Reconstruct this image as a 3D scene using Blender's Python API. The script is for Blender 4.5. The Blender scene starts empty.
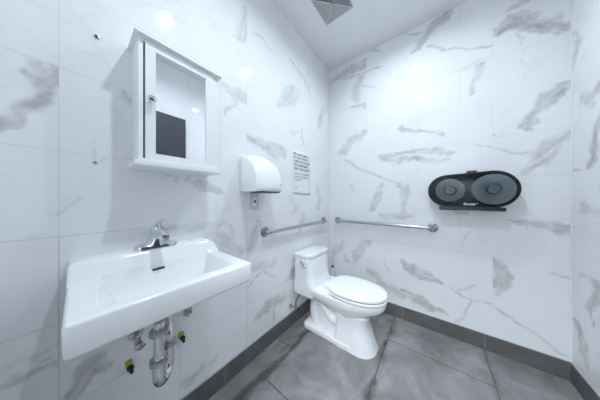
import bpy, bmesh, math, random
import numpy as np
from mathutils import Vector, Matrix

random.seed(7)
SC = bpy.context.scene
COL = SC.collection
PI = math.pi

# ------------------------------------------------------------------ room dimensions (metres)
XL, XR = -1.066, 0.711          # left / right wall
YF, YB = -0.165, 1.981          # front (door) wall / back wall
H = 2.83                        # ceiling
BASE = 0.124                    # tiled baseboard height
CAM_H = 1.19

# ------------------------------------------------------------------ materials
def new_mat(name):
    m = bpy.data.materials.new(name); m.use_nodes = True
    nt = m.node_tree
    return m, nt, nt.nodes['Principled BSDF']

def ramp(nt, fac, stops):
    r = nt.nodes.new('ShaderNodeValToRGB')
    el = r.color_ramp.elements
    while len(el) < len(stops): el.new(0.5)
    for e, (p, c) in zip(el, stops):
        e.position = p; e.color = (*c, 1)
    nt.links.new(fac, r.inputs[0])
    return r.outputs[0]

def noise(nt, scale, detail=4, rough=0.55, coord='Object', dist=0.0, stretch=None):
    tc = nt.nodes.new('ShaderNodeTexCoord'); n = nt.nodes.new('ShaderNodeTexNoise')
    n.inputs['Scale'].default_value = scale; n.inputs['Detail'].default_value = detail
    n.inputs['Roughness'].default_value = rough; n.inputs['Distortion'].default_value = dist
    src = tc.outputs[coord]
    if stretch:
        mp = nt.nodes.new('ShaderNodeMapping'); mp.inputs['Scale'].default_value = stretch
        nt.links.new(src, mp.inputs[0]); src = mp.outputs[0]
    nt.links.new(src, n.inputs['Vector'])
    return n.outputs['Fac']

def bump(nt, b, fac, strength=0.1, dist=0.002):
    bp = nt.nodes.new('ShaderNodeBump')
    bp.inputs['Strength'].default_value = strength; bp.inputs['Distance'].default_value = dist
    nt.links.new(fac, bp.inputs['Height']); nt.links.new(bp.outputs[0], b.inputs['Normal'])

def mat(name, col, rough=0.4, metal=0.0, var=0.04, scale=6, bmp=0.0, bscale=60, coat=0.0, spec=0.5):
    """plain procedural material: slight mottling of the colour and a faint surface grain"""
    m, nt, b = new_mat(name)
    f = noise(nt, scale)
    lo = tuple(max(0, c*(1-var)) for c in col); hi = tuple(min(1, c*(1+var)) for c in col)
    nt.links.new(ramp(nt, f, [(0.3, lo), (0.7, hi)]), b.inputs['Base Color'])
    b.inputs['Roughness'].default_value = rough; b.inputs['Metallic'].default_value = metal
    b.inputs['Coat Weight'].default_value = coat; b.inputs['Coat Roughness'].default_value = 0.05
    b.inputs['Specular IOR Level'].default_value = spec
    if bmp: bump(nt, b, noise(nt, bscale), bmp)
    return m

def marble_mat():
    m, nt, b = new_mat('white_marble_tile')
    at = nt.nodes.new('ShaderNodeAttribute'); at.attribute_name = 'vein'
    f = noise(nt, 40, 6, 0.7, dist=0.6)
    g = noise(nt, 3.0, 3, 0.5)
    mul = nt.nodes.new('ShaderNodeMath'); mul.operation = 'MULTIPLY_ADD'   # vein * (0.45 + noise)
    ad = nt.nodes.new('ShaderNodeMath'); ad.operation = 'ADD'; ad.inputs[1].default_value = 0.48
    nt.links.new(f, ad.inputs[0])
    nt.links.new(at.outputs['Fac'], mul.inputs[0]); nt.links.new(ad.outputs[0], mul.inputs[1])
    sm = nt.nodes.new('ShaderNodeMapRange'); sm.inputs[1].default_value = 0.45; sm.inputs[2].default_value = 0.8
    sm.inputs[3].default_value = 0.0; sm.inputs[4].default_value = 0.10
    nt.links.new(g, sm.inputs[0]); nt.links.new(sm.outputs[0], mul.inputs[2])
    nt.links.new(ramp(nt, mul.outputs[0], [(0.0, (0.86, 0.868, 0.876)), (1.0, (0.44, 0.436, 0.44))]), b.inputs['Base Color'])
    b.inputs['Roughness'].default_value = 0.05
    b.inputs['Specular IOR Level'].default_value = 0.45
    return m

def floor_mat():
    m, nt, b = new_mat('grey_stone_floor_tile')
    at = nt.nodes.new('ShaderNodeAttribute'); at.attribute_name = 'vein'
    f = noise(nt, 3.2, 7, 0.62, dist=1.2)
    g = noise(nt, 14, 5, 0.6, stretch=(1.0, 0.5, 1.0))
    c1 = ramp(nt, f, [(0.30, (0.170, 0.163, 0.158)), (0.5, (0.250, 0.241, 0.235)), (0.72, (0.37, 0.358, 0.347))])
    mx = nt.nodes.new('ShaderNodeMix'); mx.data_type = 'RGBA'; mx.blend_type = 'MULTIPLY'
    mx.inputs[0].default_value = 0.6
    nt.links.new(c1, mx.inputs[6])
    nt.links.new(ramp(nt, g, [(0.3, (0.72, 0.71, 0.71)), (0.62, (1, 1, 1))]), mx.inputs[7])
    m2 = nt.nodes.new('ShaderNodeMix'); m2.data_type = 'RGBA'
    nt.links.new(at.outputs['Fac'], m2.inputs[0]); nt.links.new(mx.outputs[2], m2.inputs[6])
    m2.inputs[7].default_value = (0.060, 0.054, 0.050, 1)
    nt.links.new(m2.outputs[2], b.inputs['Base Color'])
    b.inputs['Roughness'].default_value = 0.42
    bump(nt, b, noise(nt, 45, 5), 0.12, 0.002)
    return m

M = dict(
    marble=marble_mat(), floor=floor_mat(),
    grout=mat('pale_grout', (0.62, 0.62, 0.63), 0.6, bmp=0.05),
    grout_dark=mat('dirty_floor_grout', (0.12, 0.11, 0.105), 0.9, var=0.4, scale=20, bmp=0.3),
    base=mat('dark_grey_base_tile', (0.128, 0.123, 0.120), 0.5, var=0.18, scale=9, bmp=0.05),
    base_pale=mat('grey_base_tile_grout', (0.36, 0.36, 0.36), 0.8),
    paint=mat('white_ceiling_paint', (0.84, 0.85, 0.865), 0.75, var=0.015, bmp=0.06, bscale=220),
    porcelain=mat('white_porcelain', (0.86, 0.87, 0.88), 0.12, var=0.008, coat=0.5),
    seat=mat('white_seat_plastic', (0.87, 0.88, 0.89), 0.18, var=0.008),
    lacquer=mat('white_lacquered_wood', (0.86, 0.87, 0.88), 0.28, var=0.012),
    gap=mat('cabinet_gap_shade', (0.05, 0.05, 0.055), 0.8),
    plastic=mat('white_dryer_plastic', (0.88, 0.89, 0.90), 0.22, var=0.008),
    plastic_grey=mat('pale_grey_plastic', (0.62, 0.64, 0.66), 0.4),
    dark=mat('black_plastic', (0.018, 0.020, 0.023), 0.4),
    chrome=mat('polished_chrome', (0.72, 0.73, 0.75), 0.09, 1.0, var=0.02),
    chrome_dull=mat('worn_chrome', (0.50, 0.50, 0.51), 0.22, 1.0, var=0.15, scale=30),
    steel=mat('brushed_stainless_steel', (0.50, 0.51, 0.53), 0.28, 1.0, var=0.06, scale=40, bmp=0.03, bscale=200),
    steel_dark=mat('dark_flange_steel', (0.34, 0.35, 0.37), 0.34, 1.0, var=0.08),  # darker steel for flanges, bolt and screw heads
    paper=mat('white_paper', (0.84, 0.85, 0.86), 0.7, var=0.01),
    ink=mat('grey_black_ink', (0.22, 0.22, 0.24), 0.8),
    ink_pale=mat('faded_grey_ink', (0.42, 0.43, 0.45), 0.8),
    door=mat('charcoal_door_laminate', (0.040, 0.045, 0.058), 0.45, var=0.08),
    vent=mat('grey_vent_metal', (0.52, 0.54, 0.55), 0.45, var=0.03),
    vent_dark=mat('dark_vent_mesh', (0.03, 0.032, 0.035), 0.7),
    yellow=mat('yellow_plastic', (0.42, 0.39, 0.05), 0.45, var=0.1),
    housing=mat('dark_slate_plastic', (0.026, 0.034, 0.039), 0.2, var=0.08),
    roll=mat('white_tissue_roll', (0.80, 0.80, 0.79), 0.9, bmp=0.2, bscale=90),
    core=mat('dark_roll_hub', (0.030, 0.037, 0.042), 0.25),
    hub_cap=mat('slate_grey_hub_plastic', (0.095, 0.112, 0.122), 0.25),
    logo=mat('white_logo_print', (0.85, 0.87, 0.88), 0.5),
    rubber=mat('black_rubber', (0.02, 0.02, 0.02), 0.6),
    bristle=mat('white_bristles', (0.75, 0.76, 0.77), 0.7),
    hall=mat('pale_hall_paint', (0.70, 0.72, 0.74), 0.7, var=0.02),
)

def mirror_mat():
    m, nt, b = new_mat('mirror_glass')
    f = noise(nt, 2.0)
    nt.links.new(ramp(nt, f, [(0.0, (0.90, 0.92, 0.93)), (1.0, (0.92, 0.94, 0.95))]), b.inputs['Base Color'])
    b.inputs['Metallic'].default_value = 1.0; b.inputs['Roughness'].default_value = 0.015
    return m
M['mirror'] = mirror_mat()

def smoked_mat():
    m, nt, b = new_mat('smoked_clear_plastic')
    nt.nodes.remove(b)
    tr = nt.nodes.new('ShaderNodeBsdfTransparent')
    gl = nt.nodes.new('ShaderNodeBsdfGlossy'); gl.inputs['Roughness'].default_value = 0.08
    fr = nt.nodes.new('ShaderNodeFresnel'); fr.inputs['IOR'].default_value = 1.45
    mx = nt.nodes.new('ShaderNodeMixShader')
    nt.links.new(ramp(nt, noise(nt, 3.0), [(0.2, (0.50, 0.56, 0.59)), (0.8, (0.54, 0.60, 0.63))]), tr.inputs['Color'])
    nt.links.new(fr.outputs[0], mx.inputs[0]); nt.links.new(tr.outputs[0], mx.inputs[1]); nt.links.new(gl.outputs[0], mx.inputs[2])
    nt.links.new(mx.outputs[0], nt.nodes['Material Output'].inputs[0])
    return m
M['smoked'] = smoked_mat()

def lamp_mat(name, strength):
    m, nt, b = new_mat(name)
    b.inputs['Base Color'].default_value = (0.9, 0.9, 0.9, 1)
    b.inputs['Emission Color'].default_value = (0.90, 0.95, 1.0, 1)
    b.inputs['Emission Strength'].default_value = strength
    return m
M['lens'] = lamp_mat('lit_lamp_lens', 6.0)

# ------------------------------------------------------------------ object helpers
def tag(o, label=None, cat=None, group=None, kind=None):
    if label: o['label'] = label
    if cat: o['category'] = cat
    if group: o['group'] = group
    if kind: o['kind'] = kind
    return o

def thing(name, loc, label, cat, group=None):
    o = bpy.data.objects.new(name, None); COL.objects.link(o)
    o.location = loc; o.empty_display_size = 0.05
    return tag(o, label, cat, group)

def obj(name, bm, m, parent=None, smooth=True, bevel=0.0, sub=0, angle=40, segs=2):
    """link a bmesh (world coordinates) as one mesh object; under a parent its coordinates become local"""
    bmesh.ops.recalc_face_normals(bm, faces=bm.faces[:])
    me = bpy.data.meshes.new(name)
    if parent is not None:
        off = Vector((0, 0, 0)); p = parent
        while p is not None:
            off += p.location; p = p.parent
        bmesh.ops.translate(bm, vec=-off, verts=bm.verts[:])
    bm.to_mesh(me); bm.free()
    me.materials.append(m)
    o = bpy.data.objects.new(name, me); COL.objects.link(o)
    if parent is not None: o.parent = parent
    if bevel:
        md = o.modifiers.new('bevel', 'BEVEL'); md.width = bevel; md.segments = segs
        md.limit_method = 'ANGLE'; md.angle_limit = math.radians(35)
    if sub:
        md = o.modifiers.new('sub', 'SUBSURF'); md.levels = sub; md.render_levels = sub
    if smooth:
        me.polygons.foreach_set('use_smooth', [True]*len(me.polygons))
        if not sub:
            try:
                me.set_sharp_from_angle(angle=math.radians(angle))
            except Exception: pass
    return o

def B(): return bmesh.new()

def box(bm, x0, x1, y0, y1, z0, z1):
    vs = [bm.verts.new((x, y, z)) for x in (x0, x1) for y in (y0, y1) for z in (z0, z1)]
    for f in ((0, 1, 3, 2), (4, 6, 7, 5), (0, 4, 5, 1), (2, 3, 7, 6), (0, 2, 6, 4), (1, 5, 7, 3)):
        bm.faces.new([vs[i] for i in f])
    return vs

def rings(bm, rs, cap0=True, cap1=True, closed=True):
    vv = [[bm.verts.new(p) for p in r] for r in rs]
    n = len(rs[0])
    for a, b in zip(vv, vv[1:]):
        for i in range(n if closed else n-1):
            j = (i+1) % n
            bm.faces.new((a[i], a[j], b[j], b[i]))
    if cap0: bm.faces.new(vv[0][::-1])
    if cap1: bm.faces.new(vv[-1])
    return vv

def tube(bm, pts, r, seg=16, caps=True):
    pts = [Vector(p) for p in pts]
    rad = r if isinstance(r, (list, tuple)) else [r]*len(pts)
    t0 = (pts[1]-pts[0]).normalized()
    up = Vector((0, 0, 1)) if abs(t0.z) < 0.9 else Vector((1, 0, 0))
    nrm = t0.cross(up).normalized(); rs = []
    for i, p in enumerate(pts):
        if i == 0: t = t0
        elif i == len(pts)-1: t = (pts[i]-pts[i-1]).normalized()
        else: t = ((pts[i]-pts[i-1]).normalized()+(pts[i+1]-pts[i]).normalized()).normalized()
        nrm = (nrm - t*nrm.dot(t)).normalized(); bn = t.cross(nrm)
        rs.append([p + (nrm*math.cos(2*PI*k/seg)+bn*math.sin(2*PI*k/seg))*rad[i] for k in range(seg)])
    rings(bm, rs, caps, caps)

def smooth_path(pts, n=8):
    """Catmull-Rom through pts"""
    P = [Vector(p) for p in pts]; P = [P[0]*2-P[1]] + P + [P[-1]*2-P[-2]]; out = []
    for i in range(1, len(P)-2):
        for k in range(n):
            t = k/n
            out.append(0.5*((2*P[i])+(P[i+1]-P[i-1])*t+(2*P[i-1]-5*P[i]+4*P[i+1]-P[i+2])*t*t+(3*P[i]-P[i-1]-3*P[i+1]+P[i+2])*t**3))
    out.append(P[-2]); return out

AX = {'z': lambda a, b, c: (a, b, c), 'x': lambda a, b, c: (c, a, b), 'y': lambda a, b, c: (a, c, b)}
def lathe(bm, prof, cen, axis='z', seg=24, sy=1.0):
    """prof: (radius, height along the axis)"""
    f = AX[axis]; c = Vector(cen)
    rs = [[c+Vector(f(r*math.cos(2*PI*k/seg), r*sy*math.sin(2*PI*k/seg), h)) for k in range(seg)] for r, h in prof]
    rings(bm, rs, True, True)

def rrect(x0, x1, y0, y1, r, n=6):
    """rounded rectangle outline, counter-clockwise; r = one radius or four (x0y0, x1y0, x1y1, x0y1)"""
    if not isinstance(r, (list, tuple)): r = [r]*4
    out = []
    for (cx, cy, a0, rr, sx, sy) in ((x0, y0, PI, r[0], 1, 1), (x1, y0, 1.5*PI, r[1], -1, 1), (x1, y1, 0, r[2], -1, -1), (x0, y1, .5*PI, r[3], 1, -1)):
        rr = max(rr, 0.0005)
        for k in range(n+1):
            a = a0 + .5*PI*k/n
            out.append((cx+sx*rr+rr*math.cos(a), cy+sy*rr+rr*math.sin(a)))
    return out

def prism(bm, outline, f0, f1):
    """extrude a 2-D outline: f0/f1 turn (a, b) into the two end points"""
    rings(bm, [[f0(*p) for p in outline], [f1(*p) for p in outline]])

def sm01(t):
    t = max(0.0, min(1.0, t)); return t*t*(3-2*t)

# ------------------------------------------------------------------ numpy value noise and marble veins
def vnoise(x, y, seed=0):
    xi = np.floor(x).astype(np.int64); yi = np.floor(y).astype(np.int64)
    fx = x-xi; fy = y-yi; fx = fx*fx*(3-2*fx); fy = fy*fy*(3-2*fy)
    def hsh(a, b):
        v = np.sin(a*127.1+b*311.7+seed*74.7)*43758.5453
        return v-np.floor(v)
    return (hsh(xi, yi)*(1-fx)+hsh(xi+1, yi)*fx)*(1-fy)+(hsh(xi, yi+1)*(1-fx)+hsh(xi+1, yi+1)*fx)*fy

def fnoise(x, y, seed=0, octv=4):
    s = 0; a = .5; t = 0
    for o in range(octv):
        s = s+a*vnoise(x*2**o, y*2**o, seed+o); t += a; a *= .55
    return s/t

def vein_field(u, z, strokes, tile):
    """marble vein density at wall points (u, z) belonging to one tile (u0, u1, z0, z1)"""
    v = np.zeros_like(u)
    wu = u+.050*(fnoise(u*9, z*9, 3)-.5)*2+.022*(fnoise(u*32, z*32, 5)-.5)*2
    wz = z+.050*(fnoise(u*9, z*9, 11)-.5)*2+.022*(fnoise(u*32, z*32, 17)-.5)*2
    for k, (st, kind, pts) in enumerate(strokes):
        if kind == 'b':                       # broad smoky bands belong to one tile and stop at its edges
            cu = sum(p[0] for p in pts)/len(pts); cz = sum(p[1] for p in pts)/len(pts)
            if not (tile[0] <= cu < tile[1] and tile[2] <= cz < tile[3]): continue
        kk = 1.0 if kind == 'b' else .45; pu = u+(wu-u)*kk; pz = z+(wz-z)*kk
        best = np.zeros_like(u)
        for (a0, b0, w0), (a1, b1, w1) in zip(pts, pts[1:]):
            dx, dz = a1-a0, b1-b0; L2 = dx*dx+dz*dz+1e-9
            t = np.clip(((pu-a0)*dx+(pz-b0)*dz)/L2, 0, 1)
            d = np.hypot(pu-a0-t*dx, pz-b0-t*dz)
            w = (w0+(w1-w0)*t)*(.80 if kind == 'b' else .55)+(.0012 if kind == 'l' else .001)
            if kind == 'b':
                e = np.clip((d-w*.25)/(w*1.05), 0, 1)
                ang = math.atan2(dz, dx); ca, sa = math.cos(ang), math.sin(ang)
                al = u*ca+z*sa; ac = -u*sa+z*ca
                s = .30+1.05*np.clip(fnoise(al*10+3*ac, ac*55, 20+k)*1.9-.42, 0, 1)*(.45+.9*fnoise(u*16, z*16, 80+k))
                val = (1-e*e*(3-2*e))*s+.55*np.exp(-((d-w*.80)/.0045)**2)*np.clip(1.6*vnoise(al*18, ac*18, 40+k)-.5, 0, 1)
            else:
                e = np.clip((d-w*.4)/(w*.9), 0, 1)
                val = (1-e)*(.55+.6*vnoise(u*30, z*30, 60+k))
            best = np.maximum(best, val)
        v = np.maximum(v, st*best)
    # faint random wisps on every tile
    q = fnoise(u*2.2+tile[0]*13, z*3.5+tile[2]*7, 90, 4)
    v = np.maximum(v, .16*np.clip(1-np.abs(q-.52)/.018, 0, 1)*fnoise(u*5, z*5, 91, 2))
    return np.clip(v, 0, 1)

def tiled_plane(name, tiles, place, nrm, m, gm, field, step=.009, gap=.0013, depth=.0005, back=.03, kind='structure'):
    """one structure mesh: separate bevelled tiles in front of a grout sheet.  place(u, w, d) -> xyz, d = depth behind the face"""
    V, F, MI, AT = [], [], [], []
    nv = 0
    for (u0, u1, z0, z1) in tiles:
        g_ = gap(u0, u1, z0, z1) if callable(gap) else gap
        a0, a1, b0, b1 = u0+g_/2, u1-g_/2, z0+g_/2, z1-g_/2
        if a1-a0 < .004 or b1-b0 < .004: continue
        nu = max(2, int((a1-a0)/step)+1); nz = max(2, int((b1-b0)/step)+1)
        U, Z = np.meshgrid(np.linspace(a0, a1, nu), np.linspace(b0, b1, nz))
        U = U.ravel(); Z = Z.ravel()
        f = field(U, Z, (u0, u1, z0, z1)) if field else np.zeros_like(U)
        P = place(U, Z, np.zeros_like(U))
        idx = np.arange(nu*nz).reshape(nz, nu)+nv
        q = np.stack([idx[:-1, :-1], idx[:-1, 1:], idx[1:, 1:], idx[1:, :-1]], -1).reshape(-1, 4)
        V.append(P); AT.append(f); F.append(q); MI.append(np.zeros(len(q), int)); nv += nu*nz
        # edge skirt down to the grout
        per = np.concatenate([idx[0, :], idx[1:, -1], idx[-1, -2::-1], idx[-2:0:-1, 0]])-idx[0, 0]
        E = place(U[per], Z[per], np.full(len(per), depth))
        eid = np.arange(len(per))+nv
        q = np.stack([per+idx[0, 0], eid, np.roll(eid, -1), np.roll(per, -1)+idx[0, 0]], -1)
        V.append(E); AT.append(f[per]); F.append(q); MI.append(np.zeros(len(q), int)); nv += len(per)
    # grout sheet with thickness
    us = [t[0] for t in tiles]+[t[1] for t in tiles]; zs = [t[2] for t in tiles]+[t[3] for t in tiles]
    u0, u1, z0, z1 = min(us), max(us), min(zs), max(zs)
    cu = np.array([u0, u1, u1, u0]*2); cz = np.array([z0, z0, z1, z1]*2); cd = np.array([depth]*4+[depth+back]*4)
    V.append(place(cu, cz, cd)); AT.append(np.zeros(8))
    q = np.array([[0, 1, 2, 3], [7, 6, 5, 4], [0, 4, 5, 1], [1, 5, 6, 2], [2, 6, 7, 3], [3, 7, 4, 0]])+nv
    F.append(q); MI.append(np.ones(6, int))
    V = np.concatenate(V); F = np.concatenate(F); MI = np.concatenate(MI); AT = np.concatenate(AT)
    # consistent winding: the face normals look along nrm
    a, b, c = V[F[0][0]], V[F[0][1]], V[F[0][2]]
    if np.dot(np.cross(b-a, c-a), np.array(nrm)) < 0: F = F[:, ::-1]
    me = bpy.data.meshes.new(name)
    me.vertices.add(len(V)); me.vertices.foreach_set('co', V.astype(np.float32).ravel())
    me.loops.add(F.size); me.loops.foreach_set('vertex_index', F.astype(np.int32).ravel())
    me.polygons.add(len(F)); me.polygons.foreach_set('loop_start', (np.arange(len(F))*4).astype(np.int32))
    me.materials.append(m); me.materials.append(gm)
    me.polygons.foreach_set('material_index', MI.astype(np.int32))
    me.polygons.foreach_set('use_smooth', [False]*len(F))
    me.update(calc_edges=True); me.validate()
    at = me.attributes.new('vein', 'FLOAT', 'POINT'); at.data.foreach_set('value', AT.astype(np.float32))
    o = bpy.data.objects.new(name, me); COL.objects.link(o)
    return tag(o, kind=kind)

def text_mesh(name, s, m, parent, size, origin, right, up, shear=0.0, bold=0.0, extrude=0.0004):
    cu = bpy.data.curves.new(name+'_curve', 'FONT'); cu.body = s; cu.size = size; cu.shear = shear
    cu.offset = bold; cu.extrude = extrude
    tmp = bpy.data.objects.new(name+'_tmp', cu); COL.objects.link(tmp)
    dg = bpy.context.evaluated_depsgraph_get()
    me = bpy.data.meshes.new_from_object(tmp.evaluated_get(dg))
    bpy.data.objects.remove(tmp)
    me.name = name
    r = Vector(right).normalized(); u = Vector(up).normalized(); n = r.cross(u)
    M4 = Matrix(((r.x, u.x, n.x, origin[0]), (r.y, u.y, n.y, origin[1]), (r.z, u.z, n.z, origin[2]), (0, 0, 0, 1)))
    me.transform(M4)
    off = Vector((0, 0, 0)); p = parent
    while p is not None:
        off += p.location; p = p.parent
    me.transform(Matrix.Translation(-off))
    me.materials.clear(); me.materials.append(m)
    o = bpy.data.objects.new(name, me); COL.objects.link(o); o.parent = parent
    return o

VEINS_LEFT = [
    (0.85,'b',[(-0.005,1.663,0.0088),(-0.033,1.632,0.0334),(-0.068,1.578,0.039),(-0.096,1.504,0.0344),(-0.127,1.436,0.0276),(-0.147,1.411,0.0265)]),
    (0.5,'b',[(-0.117,1.573,0.0047),(-0.096,1.591,0.0123),(-0.068,1.623,0.0156)]),
    (0.5,'b',[(0.081,1.667,0.0051),(0.101,1.648,0.0176),(0.132,1.632,0.0259)]),
    (0.45,'b',[(0.889,2.632,0.0354),(0.76,2.472,0.0788),(0.694,2.295,0.0592),(0.649,2.127,0.0424),(0.62,2.029,0.0411)]),
    (0.5,'l',[(0.794,2.419,0.0122),(0.889,2.459,0.0133),(0.972,2.414,0.0114)]),
    (0.45,'b',[(0.559,1.905,0.045),(0.656,1.915,0.0498),(0.751,1.918,0.0547),(0.822,1.928,0.0417)]),
    (0.45,'l',[(0.585,1.738,0.0132),(0.62,1.804,0.0171),(0.663,1.85,0.0143)]),
    (0.4,'b',[(1.076,1.981,0.0518),(1.208,2.128,0.1259),(1.326,2.272,0.0873)]),
    (0.55,'b',[(0.76,1.646,0.0394),(0.85,1.634,0.0599),(0.95,1.612,0.0654),(1.101,1.595,0.0739)]),
    (0.6,'l',[(1.222,2.491,0.0139),(1.374,2.457,0.0193),(1.477,2.421,0.0207),(1.552,2.352,0.0145)]),
    (0.5,'b',[(1.83,2.318,0.0513),(1.783,2.191,0.0666),(1.715,2.026,0.064)]),
    (0.45,'l',[(1.391,1.919,0.0196),(1.408,1.813,0.0198),(1.459,1.723,0.0205)]),
    (0.4,'l',[(1.236,1.821,0.0234),(1.28,1.806,0.0241),(1.342,1.874,0.0189)]),
    (0.5,'b',[(1.495,2.622,0.0279),(1.533,2.58,0.0429),(1.552,2.515,0.0434)]),
    (0.6,'b',[(0.344,1.308,0.0125),(0.413,1.292,0.0218),(0.479,1.268,0.0412),(0.565,1.235,0.0194)]),
    (0.6,'l',[(0.27,1.315,0.0068),(0.308,1.314,0.0071),(0.313,1.278,0.0048)]),
    (0.4,'b',[(0.283,1.028,0.0138),(0.349,1.029,0.0352),(0.462,1.031,0.0404),(0.565,1.037,0.0324)]),
    (0.45,'l',[(0.585,1.048,0.0132),(0.62,1.005,0.0137),(0.649,0.941,0.0141)]),
    (0.5,'b',[(0.85,1.014,0.0428),(0.803,0.9,0.0575),(0.777,0.816,0.048)]),
    (0.4,'b',[(0.434,0.937,0.0223),(0.503,0.965,0.0544),(0.62,0.899,0.0549),(0.71,0.832,0.0376)]),
    (0.5,'l',[(0.751,0.534,0.0117),(0.831,0.592,0.0126),(0.909,0.611,0.018),(1.04,0.533,0.0121)]),
    (0.35,'b',[(0.822,0.671,0.0334),(0.909,0.659,0.0631),(1.029,0.673,0.0399)]),
    (0.65,'b',[(0.869,0.299,0.0435),(0.95,0.33,0.0841),(1.04,0.32,0.0906),(1.114,0.321,0.064)]),
    (0.6,'l',[(0.994,0.317,0.0194),(1.029,0.232,0.0199),(1.017,0.171,0.0148)]),
    (0.6,'b',[(1.127,0.378,0.0539),(1.222,0.423,0.0926),(1.265,0.492,0.0597)]),
    (0.55,'b',[(-0.147,0.603,0.0177),(-0.096,0.593,0.0246),(-0.042,0.573,0.0137)]),
    (0.5,'b',[(-0.147,0.659,0.011),(-0.114,0.646,0.0095),(-0.068,0.628,0.0104)]),
    (0.45,'l',[(-0.109,0.652,0.0036),(-0.089,0.654,0.003),(-0.064,0.664,0.0031)]),
    (0.9,'b',[(0.007,0.447,0.024),(0.036,0.508,0.0442),(0.065,0.534,0.0531),(0.084,0.512,0.0274)]),  # dark blob on the tiles under the sink, drawn as a broad band
    (0.5,'b',[(0.335,0.208,0.0148),(0.413,0.193,0.0327),(0.468,0.185,0.0232)]),
    (0.5,'l',[(0.503,0.194,0.0121),(0.533,0.215,0.0125)]),
    (0.4,'l',[(-0.042,1.129,0.0041),(-0.025,1.153,0.0071),(0.007,1.198,0.0036)]),
    (0.4,'l',[(-0.105,1.061,0.0024),(-0.096,1.067,0.0049),(-0.081,1.067,0.0025)]),
    (0.35,'l',[(0.036,1.415,0.0032),(0.041,1.392,0.0064),(0.052,1.338,0.0049),(0.079,1.351,0.0034)]),
    (0.4,'b',[(1.391,1.038,0.0521),(1.425,0.953,0.0667),(1.358,0.861,0.051)]),
    (0.4,'b',[(1.715,1.318,0.048),(1.76,1.202,0.0657),(1.694,1.04,0.0474)]),
    (0.35,'b',[(1.236,1.199,0.0468),(1.311,1.102,0.0617),(1.265,1.028,0.0478)]),
]
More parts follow.
